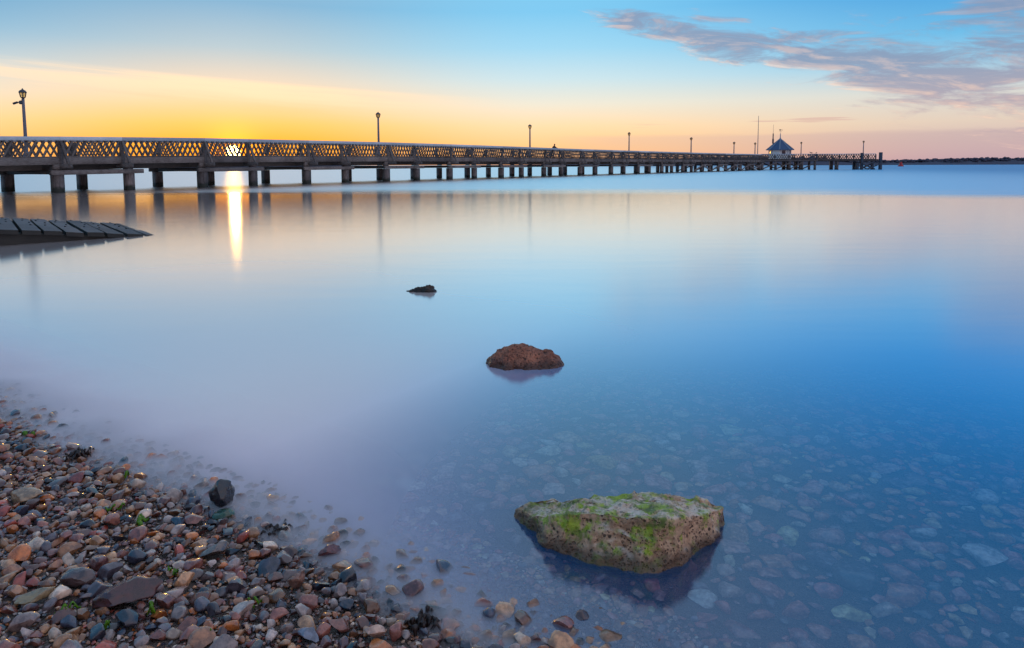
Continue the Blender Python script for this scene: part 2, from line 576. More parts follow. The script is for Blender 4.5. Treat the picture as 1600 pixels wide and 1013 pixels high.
F_CAP, F_LAT, F_BEAM, F_VOID, F_CORB = 0.932, 0.622, 0.508, 0.402, 0.318
WID = 5.0
S0, S1 = -14.5, 154.5
pier = tag(empty('pier', PT(0, -2.5, z=0.0)),
           'long weathered timber pier with lattice railings running out to sea', 'pier')
UPV = Vector((0, 0, 1))
slats = []     # (nearness, matrix)
starts = [-9.5 + 9.58 * i for i in range(18)]
posts = sorted([s + 0.35 for s in starts] + [s + 4.05 for s in starts])
posts = [S0] + posts
for side, u in (('near', 0.0), ('far', -WID)):
    sg = 1 if side == 'near' else -1
    for i, s in enumerate(posts):
        e = posts[i + 1] if i + 1 < len(posts) else S1
        o = OUT(s)
        # handrail board: sloped face tilted to the water
        block('handrail', pier, M_RAIL, PT(s + 0.004, u + sg * 0.03, 0.968), PT(e - 0.004, u + sg * 0.03, 0.968), 0.17, 0.215, o)
        # post and its raking strut down to the outrigger
        block('post', pier, M_WOOD, PT(s, u, 0.93), PT(s, u, F_VOID + .03), 0.18, 0.21, o)
        if i > 0:
            block('raking_strut', pier, M_WOOD, PT(s, u + sg * 0.12, 0.915), PT(s, u + sg * 0.78, F_BEAM - 0.01), 0.13, 0.10, OUT(s).cross(UPV))
            block('outrigger', pier, M_BEAM, PT(s, u - sg * 0.4, F_BEAM - 0.035), PT(s, u + sg * 0.95, F_BEAM - 0.035), 0.22, 0.24, OUT(s).cross(UPV))
        block('edge_beam', pier, M_BEAM, PT(s + 0.003, u - sg * 0.04, (F_LAT + F_BEAM) / 2), PT(e - 0.003, u - sg * 0.04, (F_LAT + F_BEAM) / 2), 0.22, 0.40, o)
        block('bottom_rail', pier, M_BEAM, PT(s + 0.11, u, F_LAT + 0.016), PT(e - 0.11, u, F_LAT + 0.016), 0.09, 0.07, o)
    # lattice slats
    pitch = 0.40
    n = int((S1 - S0) / pitch)
    for k in range(n):
        sc = S0 + 0.2 + k * pitch
        o = OUT(sc)
        for lean, du in ((1, 0.035), (-1, -0.035)):
            a = PT(max(sc - lean * 0.27, S0), u + du, F_LAT + 0.005)
            c2 = PT(min(sc + lean * 0.27, S1), u + du, F_CAP + 0.004)
            slats.append((a.length + (6 if side == 'far' else 0), beam_matrix(a, c2, 0.028, 0.098, o)))
slats.sort(key=lambda q: q[0])
slat_me = unit_cube(M_WOOD)
vis = [q for q in slats]
near_sl = [q for q in vis if True]
inv = Matrix.Translation(-Vector(pier.location))
cnt = 0
rest = Boxes()
for dst, mt in near_sl:
    inview = mt.translation.x / mt.translation.y > -0.80
    if cnt < 300 and inview:
        o = bpy.data.objects.new('lattice_slat', slat_me)
        COL.objects.link(o)
        o.parent = pier
        o.matrix_parent_inverse = inv
        o.matrix_basis = mt
        cnt += 1
    else:
        rest.add(mt)
tag(rest.build('lattice', M_WOOD, pier), kind='stuff')

# deck and joists
dk = Boxes()
ss = np.arange(S0, S1, 0.22)
for s in ss:
    s = float(s)
    dk.add(beam_matrix(PT(s, 0.02, F_LAT + 0.004), PT(s, -WID - 0.02, F_LAT + 0.004), 0.20, 0.05, PT(s + .1, 0, .5) - PT(s, 0, .5)))
tag(dk.build('deck_boards', M_WOOD, pier), kind='stuff')
for i, s in enumerate(starts):
    e = s + 9.58
    for u in (-1.3, -2.5, -3.7):
        block('joist', pier, M_DARK, PT(s + 0.003, u, 0.50), PT(min(e, S1) - 0.003, u, 0.50), 0.18, 0.62, OUT(s))
# trestles
for i, s in enumerate(starts):
    o = OUT(s)
    for u, sg in ((-0.02, 1), (-WID + 0.02, -1)):
        block('corbel', pier, M_BEAM, PT(s - 0.35, u + sg * 0.18, (F_VOID + F_CORB) / 2), PT(s + 5.25, u + sg * 0.18, (F_VOID + F_CORB) / 2), 0.26, 0.27, o)
        for ds, wd in ((0.12, 0.50), (4.45, 0.46)):
            block('pile', pier, M_PILE, PT(s + ds, u, z=-1.3), PT(s + ds, u, F_CORB + 0.002), wd, wd, o)
            block('bearing_block', pier, M_PILE if ds > 1 else M_BEAM, PT(s + ds, u - sg * 0.05, F_VOID), PT(s + ds, u - sg * 0.05, F_BEAM - 0.002), 0.34, 0.44, o)
    for ds in (0.12, 4.45):
        block('cross_beam', pier, M_DARK, PT(s + ds, -0.30, 0.365), PT(s + ds, -WID + 0.30, 0.365), 0.24, 0.26, UPV)
    if i >= 13:
        block('cross_brace', pier, M_BEAM, PT(s - 4.6, 0.30, 0.06), PT(s + 0.1, 0.30, 0.34), 0.10, 0.24, o)
        block('cross_brace', pier, M_BEAM, PT(s + 0.15, 0.30, 0.34), PT(s + 4.6, 0.30, 0.06), 0.10, 0.24, o)
        block('cross_brace', pier, M_DARK, PT(s + 0.3, -WID, 0.05), PT(s + 8.5, -WID, 0.34), 0.10, 0.22, o)

# pier head: platform parallel to the shore, then a narrower arm with an end frame
HZ, HD = 4.07, 2.66          # rail and deck height
XA, XB, XC, YF, YB = 60.5, 78.4, 95.0, 176.0, 190.0
SX = Vector((1, 0, 0))
SY = Vector((0, 1, 0))
block('deck_platform', pier, M_WOOD, (XA - 2, (YF + YB) / 2, HD - 0.06), (XB, (YF + YB) / 2, HD - 0.06), YB - YF, 0.12, SY)
block('deck_platform', pier, M_WOOD, (XB + .01, YF + 2.6, HD - 0.06), (XC - .4, YF + 2.6, HD - 0.06), 4.0, 0.12, SY)


def rail_run(x0, x1, y, mat, pan, post_z=HD - 0.4):
    n = max(1, round((x1 - x0) / pan))
    dxp = (x1 - x0) / n
    lt = Boxes()
    for k in range(n):
        xa, xb = x0 + k * dxp, x0 + (k + 1) * dxp
        block('handrail', pier, M_RAIL if mat is M_WOOD else mat, (xa + .003, y - .02, HZ - .09), (xb - .003, y - .02, HZ - .09), 0.18, 0.18, SY)
        block('post', pier, mat, (xa, y, post_z), (xa, y, HZ - .18), 0.24, 0.24, SY)
        block('bottom_rail', pier, mat, (xa + .125, y, HD + .06), (xb - .125, y, HD + .06), 0.10, 0.12, SY)
        m_ = max(2, round(dxp / 0.62))
        for j in range(m_):
            xc = xa + (j + 0.5) * dxp / m_
            for ln, du in ((1, .03), (-1, -.03)):
                lt.add(beam_matrix((xc - ln * .40, y + du, HD + .02), (xc + ln * .40, y + du, HZ - .16), 0.03, 0.15, SY))
    block('post', pier, mat, (x1, y, post_z), (x1, y, HZ - .18), 0.24, 0.24, SY)
    tag(lt.build('lattice', mat, pier), kind='stuff')


rail_run(63.9, XB, YF, M_WOOD, 3.9)
rail_run(62.0, XB, YB, M_WOOD, 3.9)
rail_run(XB + .3, XC - 1.2, YF + .7, M_WOOD, 3.95)
rail_run(XB + .3, XC - 1.2, YF + 4.5, M_WOOD, 3.95)
block('edge_beam', pier, M_BEAM, (XA + 1, YF - .02, HD - .32), (XB, YF - .02, HD - .32), 0.30, 0.40, SY)
block('edge_beam', pier, M_DARK, (XB + .05, YF + .66, HD - .25), (XC - .8, YF + .66, HD - .25), 0.25, 0.36, SY)
for k in range(5):
    block('plank', pier, M_BLUEWOOD, (76.2 + k * .48, YF - .12, HD - .1), (76.2 + k * .48, YF - .12, HZ - .05), 0.06, 0.26, SY)
hx = [61.6, 64.4, 67.8, 71.4, 74.6, 77.9]
for r, y in enumerate((YF + .1, YF + 4.8, YF + 9.4, YB - .1)):
    for x in hx:
        xx = x + (0.55 if r % 2 else 0)
        block('pile', pier, M_PILE, (xx, y, -1.5), (xx, y, HD - .52), 0.46, 0.46, SY)
    for xa, xb in zip(hx[:-1], hx[1:]):
        if r in (0, 2):
            block('cross_brace', pier, M_BEAM, (xa + .1, y - .30, 0.25 if r == 0 else 1.7), (xb - .1, y - .30, 1.75 if r == 0 else .25), 0.10, 0.30, SY)
    block('cross_beam', pier, M_DARK, (XA + 1.2, y, HD - .40), (XB - .1, y, HD - .40), 0.28, 0.28, SY)
for y in (YF + 1.2, YF + 4.2):
    block('pile', pier, M_PILE, (84.0, y, -1.5), (84.0, y, HD - .43), 0.95, 0.60, SY)
for y in (YF + .6, YF + 4.6):
    near_ = y < YF + 2
    block('end_pile', pier, M_BLUEWOOD, (90.2, y, -1.5), (90.2, y, HZ + .2 if near_ else HD), 0.55, 0.60, SY)
    block('end_pile', pier, M_BLUEWOOD, (XC, y, -1.5), (XC, y, HZ + .32 if near_ else HD), 0.60, 0.66, SY)
    block('end_rail', pier, M_BLUEWOOD, (90.5, y - .1, 1.75), (XC - .3, y - .1, 1.75), 0.22, 0.30, SY)
    block('cross_brace', pier, M_BLUEWOOD, (90.3, y - .42, 1.35), (93.4, y - .42, 0.12), 0.16, 0.32, SY)
    block('cross_brace', pier, M_BLUEWOOD, (91.4, y - .60, 0.12), (XC, y - .60, 1.6), 0.16, 0.34, SY)
block('end_pile', pier, M_BLUEWOOD, (89.2, YF + .9, -1.5), (89.2, YF + .9, 1.7), 0.6, 0.6, SY)


# ------------------------------------------------------------------ lamps, masts, shelter on the pier
def add(name, parent, vf, mat, smooth=False):
    return link(name, mesh(name, vf[0], vf[1], mat, smooth), parent)


def lamp(x, y, z0, h, label, cctv=False, k=1.0):
    root = empty('lamp_post', (x, y, z0))
    tag(root, label, 'lamp post', 'lamps along the pier')
    zt = z0 + h
    add('base', root, lathe([(0.16 * k, z0), (0.16 * k, z0 + .30), (0.11 * k, z0 + .42)], 10, x, y), M_POST)
    add('post', root, lathe([(0.10 * k, z0 + .42), (0.075 * k, zt - .62), (0.10 * k, zt - .60), (0.05 * k, zt - .55)], 10, x, y), M_POST)
    lt = add('lantern', root, lathe([(0.06 * k, zt - .55), (0.13 * k, zt - .47), (0.13 * k, zt - .45)], 6, x, y), M_IRON)
    add('glass', lt, lathe([(0.125 * k, zt - .45), (0.185 * k, zt - .18)], 6, x, y), M_GLASS)
    bars = Boxes()
    for q in range(6):
        a = math.pi / 3 * q
        ca, sa = math.cos(a), math.sin(a)
        bars.add(beam_matrix((x + .128 * k * ca, y + .128 * k * sa, zt - .46), (x + .19 * k * ca, y + .19 * k * sa, zt - .17), .03 * k, .03 * k, (-sa, ca, 0)))
    bars.build('lantern_frame', M_IRON, lt)
    add('cap', lt, lathe([(0.21 * k, zt - .18), (0.21 * k, zt - .15), (0.15 * k, zt - .06), (0.05 * k, zt), (0.02 * k, zt + .07)], 12, x, y), M_IRON)
    if cctv:
        add('bracket', root, lathe([(0.10, zt - .86), (0.14, zt - .80), (0.14, zt - .70), (0.08, zt - .64)], 10, x - .1, y), M_IRON)
        cb = Boxes()
        cb.add(beam_matrix((x - .2, y, zt - .72), (x - .34, y, zt - .75), .04, .04, SY))
        cb.add(beam_matrix((x - .32, y - .02, zt - .74), (x - .56, y - .05, zt - .83), .11, .10, SY))
        cb.build('security_camera', M_IRON, root)
    return root


LAMPS = [(-28.68, 40.56, 6.0, 'lamp post at far left of pier with a camera bracket below its lantern', True),
         (-12.8, 66.08, 6.54, 'lamp post on the pier just right of the low sun', False),
         (2.34, 88.24, 6.62, 'lamp post on the pier just left of the leaning person', False),
         (19.09, 111.77, 6.69, 'lamp post on the pier, first one right of the leaning person', False),
         (34.84, 133.38, 6.67, 'lamp post on the pier, second one right of the leaning person', False),
         (49.69, 153.48, 6.42, 'lamp post on the pier, third one right of the leaning person', False),
         (58.7, 165.62, 6.64, 'lamp post beside the tall thin mast left of the shelter', False),
         (77.15, 183.0, 7.31, 'lamp post on the pier head just right of the shelter', False),
         (92.0, 179.6, 7.45, 'lamp post near the seaward end frame of the pier', False)]
for i, (x, y, zt, lb, cc) in enumerate(LAMPS):
    zd = 1.96 if i == 0 else (2.25 if i < 7 else HD)
    lamp(x, y, zd, zt - zd, lb, cc, 1.0 if i == 0 else (1.15 if i < 4 else 1.35))

mast = tag(empty('mast', (60.2, 168.0, 2.3)), 'tall thin bare mast left of the shelter', 'mast')
add('pole', mast, lathe([(0.10, 2.3), (0.09, 7), (0.05, 13.2)], 8, 60.2, 168.0), M_POST)
add('spar', mast, lathe([(0.16, 2.3), (0.16, 3.2), (0.10, 3.3)], 8, 60.2, 168.0), M_POST)
ant = tag(empty('antenna', (71.3, 187.5, HD)), 'radio antenna with a dark thick collar behind the shelter', 'antenna')
add('pole', ant, lathe([(0.11, HD), (0.09, 9.5)], 8, 71.3, 187.5), M_POST)
add('housing', ant, lathe([(0.12, 7.0), (0.24, 7.1), (0.24, 8.2), (0.15, 8.4), (0.15, 9.7), (0.08, 9.8)], 10, 71.3, 187.5), M_RED if False else M_IRON)
add('whip', ant, lathe([(0.045, 9.7), (0.03, 12.2)], 6, 71.3, 187.5), M_POST)

CX, CY = 71.9, 184.0
shel = tag(empty('pier_shelter', (CX, CY, HD)), 'white octagonal shelter with pointed blue slate roof on the pier head', 'shelter')
rw = 2.72
EZ, AZ = 5.28, 8.35
for k in range(8):
    a0_, a1_ = math.pi / 8 + math.pi / 4 * k, math.pi / 8 + math.pi / 4 * (k + 1)
    p0 = Vector((CX + rw * math.cos(a0_), CY + rw * math.sin(a0_), 0))
    p1 = Vector((CX + rw * math.cos(a1_), CY + rw * math.sin(a1_), 0))
    mid = (p0 + p1) / 2
    nrm_ = (mid - Vector((CX, CY, 0))).normalized()
    w_ = block('wall_panel', shel, M_WHITE, Vector((mid.x, mid.y, HD)), Vector((mid.x, mid.y, EZ)), 0.12, (p1 - p0).length - .02, nrm_)
    block('corner_post', shel, M_WHITE, (p0.x, p0.y, HD), (p0.x, p0.y, EZ + .05), 0.22, 0.22, nrm_)
    if k % 2 == 1 or k == 6:
        off = mid + nrm_ * 0.075 + (p1 - p0).normalized() * (0.55 if k == 6 else 0.0)
        wn = block('window', shel, M_GLASSDARK, (off.x, off.y, HD + 1.35), (off.x, off.y, EZ - .25), 0.06, 0.55 if k == 6 else 0.9, nrm_)
re = 3.55
rz = EZ - 0.02
for k in range(8):
    a0_, a1_ = math.pi / 8 + math.pi / 4 * k, math.pi / 8 + math.pi / 4 * (k + 1)
    V = [(CX + re * math.cos(a0_), CY + re * math.sin(a0_), rz), (CX + re * math.cos(a1_), CY + re * math.sin(a1_), rz), (CX, CY, AZ),
         (CX + re * math.cos(a0_), CY + re * math.sin(a0_), rz - .10), (CX + re * math.cos(a1_), CY + re * math.sin(a1_), rz - .10), (CX, CY, AZ - .35)]
    rp = add('roof_panel', shel, (V, [(0, 1, 2), (3, 5, 4), (0, 3, 4, 1), (1, 4, 5, 2), (0, 2, 5, 3)]), M_SLATE)
    a_ = Vector(V[0])
    block('hip_ridge', shel, M_LEAD, a_ + Vector((0, 0, .03)), Vector((CX, CY, AZ + .02)), 0.20, 0.07, UPV.cross(a_ - Vector((CX, CY, rz))))
fin = add('finial', shel, lathe([(0.18, AZ - .1), (0.12, AZ + .4), (0.09, AZ + 1.25), (0.03, AZ + 1.3), (0.03, AZ + 2.35)], 8, CX, CY), M_LEAD)
wvn = Boxes()
wvn.add(beam_matrix((CX - .35, CY, AZ + 2.2), (CX + .12, CY, AZ + 2.2), .05, .26, SY))
wvn.add(beam_matrix((CX + .1, CY, AZ + 2.2), (CX + .62, CY, AZ + 2.16), .04, .09, SY))
wvn.add(beam_matrix((CX - .45, CY, AZ + 1.75), (CX + .45, CY, AZ + 1.75), .04, .04, SY))
wvn.build('weather_vane', M_IRON, shel)


# ------------------------------------------------------------------ figures: person on the pier, gulls
def skin_body(name, verts, edges, radii, root, mat, parent=None, sub=2):
    me = bpy.data.meshes.new(name)
    me.from_pydata(verts, edges, [])
    o = bpy.data.objects.new(name, me)
    COL.objects.link(o)
    md = o.modifiers.new('skin', 'SKIN')
    o.modifiers.new('sub', 'SUBSURF').levels = sub
    o.modifiers['sub'].render_levels = sub
    for i, r in enumerate(radii):
        sv = me.skin_vertices[0].data[i]
        sv.radius = (r, r) if not isinstance(r, tuple) else r
        sv.use_root = (i == root)
    dg = bpy.context.evaluated_depsgraph_get()
    me2 = bpy.data.meshes.new_from_object(o.evaluated_get(dg))
    bpy.data.objects.remove(o)
    me2.materials.clear()
    me2.materials.append(mat)
    me2.polygons.foreach_set('use_smooth', [True] * len(me2.polygons))
    o = link(name, me2, parent)
    return o


s_p = 61.2
base = PT(s_p, -0.75, F_LAT + 0.014)
ax_t = (PT(s_p + 1, 0, .5) - PT(s_p, 0, .5)).normalized()


def pp(al, ou, z):
    q = base + ax_t * al + OUT(s_p) * ou
    return (q.x, q.y, base.z + z)


# leaning forwards over the rail, forearms resting on it
H_ = 1.12
pv = [pp(.0, -.10, .95 * H_), pp(-.02, .02, 1.18 * H_), pp(-.06, .20, 1.40 * H_), pp(-.10, .26, 1.50 * H_), pp(-.14, .32, 1.64 * H_), pp(-.14, .33, 1.72 * H_),
      pp(.10, -.10, .90 * H_), pp(.12, .0, .50 * H_), pp(.13, -.12, .08), pp(.14, .10, .03),
      pp(-.12, -.10, .90 * H_), pp(-.13, -.16, .50 * H_), pp(-.14, -.24, .08), pp(-.15, -.04, .03),
      pp(.16, .18, 1.38 * H_), pp(.30, .38, 1.20 * H_), pp(.12, .62, 1.22 * H_),
      pp(-.26, .20, 1.38 * H_), pp(-.34, .40, 1.20 * H_), pp(-.12, .62, 1.22 * H_)]
pe = [(0, 1), (1, 2), (2, 3), (3, 4), (4, 5), (0, 6), (6, 7), (7, 8), (8, 9), (0, 10), (10, 11), (11, 12), (12, 13),
      (2, 14), (14, 15), (15, 16), (2, 17), (17, 18), (18, 19)]
pr = [.17, .17, .19, .07, .105, .09, .11, .08, .055, .05, .11, .08, .055, .05, .09, .065, .05, .09, .065, .05]
per = skin_body('person', pv, pe, pr, 0, M_CLOTH)
tag(per, 'person in dark clothes leaning on the pier railing', 'person')


def gull(x, y, z, sc, yaw, label, group=None, standing=True):
    ca, sa = math.cos(yaw), math.sin(yaw)
    def q(a, zz, w=0):
        return (x + sc * (a * ca - w * sa), y + sc * (a * sa + w * ca), z + sc * zz)
    if standing:
        V = [q(0, .22), q(.16, .27), q(.26, .37), q(.31, .40), q(.42, .38), q(-.2, .20), q(-.42, .17), q(.0, .08, .05), q(.0, .005, .05), q(.0, .08, -.05), q(.0, .005, -.05)]
        Ed = [(0, 1), (1, 2), (2, 3), (3, 4), (0, 5), (5, 6), (0, 7), (7, 8), (0, 9), (9, 10)]
        Rr = [.12, .10, .055, .06, .012, .08, .02, .02, .015, .02, .015]
    else:
        V = [q(0, .06), q(.18, .10), q(.25, .22), q(.30, .26), q(.40, .24), q(-.2, .08), q(-.42, .14)]
        Ed = [(0, 1), (1, 2), (2, 3), (3, 4), (0, 5), (5, 6)]
        Rr = [.13, .11, .055, .06, .012, .09, .02]
    o = skin_body('gull', V, Ed, [r * sc for r in Rr], 0, M_FEATHER, sub=1)
    tag(o, label, 'gull', group)


gull(76.8, YF - .02, HZ, 1.15, 2.8, 'gull standing on the pier head railing, left one of two')
gull(78.1, YF - .02, HZ, 1.0, 0.6, 'gull standing on the pier head railing, right one of two')

# ------------------------------------------------------------------ red buoy, floats, far shore
bu = tag(empty('buoy', (201.6, 355, 0)), 'red conical navigation buoy beyond the pier end', 'buoy')
add('float', bu, lathe([(1.2, -.4), (1.45, .1), (1.3, .55), (0.9, .75)], 16, 201.6, 355), M_RED)
add('tower', bu, lathe([(0.85, .75), (0.55, 1.9), (0.5, 2.3)], 12, 201.6, 355), M_RED)
add('lantern', bu, lathe([(0.18, 2.3), (0.18, 2.6), (0.05, 2.7)], 8, 201.6, 355), M_IRON)


def shore_land(name, x0, x1, y, depth, hgt, seed, n=260):
    """low wooded land: a real ridge with depth"""
    V, F = [], []
    prof = [(0, 0.0), (0.05, 0.30), (0.15, 0.55), (0.5, 1.0), (0.8, 0.8), (1.0, 0.0)]
    for i in range(n + 1):
        tx = i / n
        x = x0 + (x1 - x0) * tx
        hh = hgt * (0.72 + 0.5 * noise.noise(Vector((x * 0.006, seed, 0))) + 0.10 * noise.noise(Vector((x * 0.05, seed, 3))))
        for q, (dd, k) in enumerate(prof):
            V.append((x, y + depth * dd + 8 * noise.noise(Vector((x * 0.02, seed, 7))), -0.3 + hh * k))
    k = len(prof)
    for i in range(n):
        for q in range(k - 1):
            a = i * k + q
            F.append((a, a + k, a + k + 1, a + 1))
    return mesh(name, V, F, M_LAND, True)


m, b = new_mat('far_land')
P = pos(b)
col = b.mix(b.noise(P, 0.05, 6, 0.65), (0.060, 0.062, 0.095, 1), (0.12, 0.118, 0.155, 1))  # bluish distance haze is put into the land colour
finish(b, principled(b, col, 0.95, None, 0.1))
M_LAND = m
land = link('far_shore', shore_land('far_shore', 120, 900, 690, 120, 9.5, 2.0))
tag(land, kind='structure')
land2 = link('far_spit', shore_land('far_spit', -420, 150, 560, 90, 2.4, 5.0))
tag(land2, kind='structure')
# tree canopy along it: lumps that read as one wood
V, F, nn = [], [], 0
icb = bmesh.new()
bmesh.ops.create_icosphere(icb, subdivisions=1, radius=1)
icv = np.array([v.co[:] for v in icb.verts])
icf = np.array([[v.index for v in f.verts] for f in icb.faces])
icb.free()
for k in range(3200):
    x = rng.uniform(125, 880)
    y = rng.uniform(705, 770)
    hh = 9.5 * (0.72 + 0.5 * noise.noise(Vector((x * 0.006, 2.0, 0))) + 0.10 * noise.noise(Vector((x * 0.05, 2.0, 3))))
    r = rng.uniform(0.8, 1.9)
    V.append(icv * np.array([r * rng.uniform(1, 1.8), r, r * rng.uniform(.5, 0.9)]) * (1 + .25 * rng.standard_normal((len(icv), 1))) + (x, y, hh * rng.uniform(.55, 1.0)))
    F.append(icf + nn)
    nn += len(icv)
wood = link('woodland', mesh_np('woodland', np.vstack(V), np.vstack(F), M_LAND))
tag(wood, 'dark line of trees on the far shore at right', 'trees', kind='stuff')

# ------------------------------------------------------------------ slipway at left
slip = tag(empty('slipway', (-10.5, 15, 0)), 'dark wooden slipway of spaced planks sinking into the water at left', 'slipway')


def hexa(name, parent, top4, thick, mat):
    """plank from four top corners (front-left, front-right, back-right, back-left)"""
    V = [Vector(p) for p in top4] + [Vector(p) - Vector((0, 0, thick)) for p in top4]
    o = add(name, parent, (V, [(0, 1, 2, 3), (7, 6, 5, 4), (0, 4, 5, 1), (1, 5, 6, 2), (2, 6, 7, 3), (3, 7, 4, 0)]), mat)
    o.data.materials.append(M_SLIPDARK)          # darker timber on every face but the top
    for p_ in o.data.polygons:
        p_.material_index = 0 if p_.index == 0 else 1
    return o


f0, f1 = Vector((-9.654, 12.82, 0.322)), Vector((-7.79, 14.82, 0.004))
back = Vector((-2.45, 3.1, 0.0))
for i in range(-5, 8):
    t0 = 0.135 * i - 0.012 + random.uniform(-.003, .003)
    t1 = t0 + 0.112
    A = f0.lerp(f1, t0)
    B = f0.lerp(f1, t1)
    jit = random.uniform(-.006, .006)
    A.z += jit
    B.z += jit + random.uniform(-.008, .008)
    bk = back * random.uniform(.97, 1.03)
    cut = random.uniform(.36, .40)
    A2, B2 = A + bk * cut, B + bk * cut
    th = 0.085
    hexa('plank', slip, (A, B, B2, A2), th, M_SLIP)
    dzz = Vector((0, 0, random.uniform(-.012, .010)))
    hexa('plank', slip, (A2 + bk * .006 + dzz, B2 + bk * .006 + dzz, B + bk + dzz, A + bk + dzz), th, M_SLIP)
    if A.z > 0.03:
        for fr_ in (.42, .62, .80, .97):
            pnt = A.lerp(B, random.uniform(.2, .85)) + bk * fr_
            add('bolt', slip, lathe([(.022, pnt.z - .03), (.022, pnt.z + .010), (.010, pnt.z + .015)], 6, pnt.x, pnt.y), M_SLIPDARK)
for q in (0.05, 0.39, 0.68, 0.97):
    A = f0.lerp(f1, -0.75) + back * q
    B = f0.lerp(f1, 0.95) + back * q
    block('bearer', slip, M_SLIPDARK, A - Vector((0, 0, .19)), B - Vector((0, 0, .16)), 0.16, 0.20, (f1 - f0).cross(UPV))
A = f0.lerp(f1, -0.75) + back * 0.035
B = f0.lerp(f1, 0.80) + back * 0.035
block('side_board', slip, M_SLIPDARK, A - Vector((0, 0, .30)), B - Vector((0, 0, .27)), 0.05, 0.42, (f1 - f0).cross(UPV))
for tt in (-.6, -.2, .2, .55):
    for q in (0.07, .5, .95):
        A = f0.lerp(f1, tt) + back * q
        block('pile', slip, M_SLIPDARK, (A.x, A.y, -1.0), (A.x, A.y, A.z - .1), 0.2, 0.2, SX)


# ------------------------------------------------------------------ rocks
def rock_material(name, base1, base2, pit, algae=0.0, pale=None):
    m, b = new_mat(name)
    P = pos(b)
    geo = b.n('ShaderNodeNewGeometry')
    nx, ny, nz = b.sep(geo.outputs['Normal'])
    x_, y_, z_ = b.sep(P)
    big = b.noise(P, 7, 5, 0.6)
    fine = b.noise(P, 55, 5, 0.65)
    col = b.mix(b.smooth(big, .35, .68), base1, base2)
    col = b.mix(b.m('MULTIPLY', b.smooth(fine, .42, .70), .45), col, tuple(x * 1.7 for x in base2[:3]) + (1,))
    v = b.n('ShaderNodeTexVoronoi')
    b.put(v.inputs['Vector'], P)
    v.inputs['Scale'].default_value = 48
    v2 = b.n('ShaderNodeTexVoronoi')
    b.put(v2.inputs['Vector'], b.n('ShaderNodeVectorMath', operation='ADD').outputs[0])
    b.put(v2.inputs['Vector'].links[0].from_node.inputs[0], P)
    v2.inputs['Vector'].links[0].from_node.inputs[1].default_value = (3.1, 1.7, .4)
    v2.inputs['Scale'].default_value = 95
    clump = b.noise(P, 19, 3)
    pits = b.m('MULTIPLY', b.smooth(b.m('ADD', v.outputs['Distance'], b.m('MULTIPLY', fine, .25)), .52, .30), b.smooth(clump, .40, .54))
    pits = b.m('MAXIMUM', pits, b.m('MULTIPLY', b.smooth(v2.outputs['Distance'], .36, .18), b.smooth(clump, .62, .44)))
    col = b.mix(b.m('MULTIPLY', pits, .85), col, pit)
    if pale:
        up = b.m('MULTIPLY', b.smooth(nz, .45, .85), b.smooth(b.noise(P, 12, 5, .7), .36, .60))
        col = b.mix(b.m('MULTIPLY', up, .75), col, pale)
    if algae:
        zone = b.smooth(nz, .05, .75, .10, .155)
        drip = b.noise(b.vec(b.m('MULTIPLY', x_, 30.0), b.m('MULTIPLY', y_, 30.0), b.m('MULTIPLY', z_, 6.0)), 1.0, 4, .6)
        an = b.m('ADD', b.m('MULTIPLY', b.noise(P, 8, 7, .72), .72), b.m('MULTIPLY', drip, .28))
        al = b.smooth(b.m('ADD', zone, an), .612, .72)
        acol = b.mix(b.smooth(b.noise(P, 22, 4), .35, .65), lin(74, 100, 6), lin(164, 186, 26))
        col = b.mix(b.m('MULTIPLY', al, algae), col, acol)
    wet = b.smooth(b.m('ADD', z_, b.m('MULTIPLY', b.m('SUBTRACT', big, .5), .06)), .070, .018)
    col = b.mix(b.m('MULTIPLY', wet, .85), col, tuple(x * .22 for x in base1[:3]) + (1,))
    rg = b.m('SUBTRACT', .72, b.m('MULTIPLY', wet, .45))
    h = b.m('SUBTRACT', b.m('ADD', b.m('MULTIPLY', fine, .5), b.m('MULTIPLY', b.noise(P, 140, 3), .25)), b.m('MULTIPLY', pits, .8))
    finish(b, principled(b, col, rg, b.bump(h, .8, .010)))
    return m


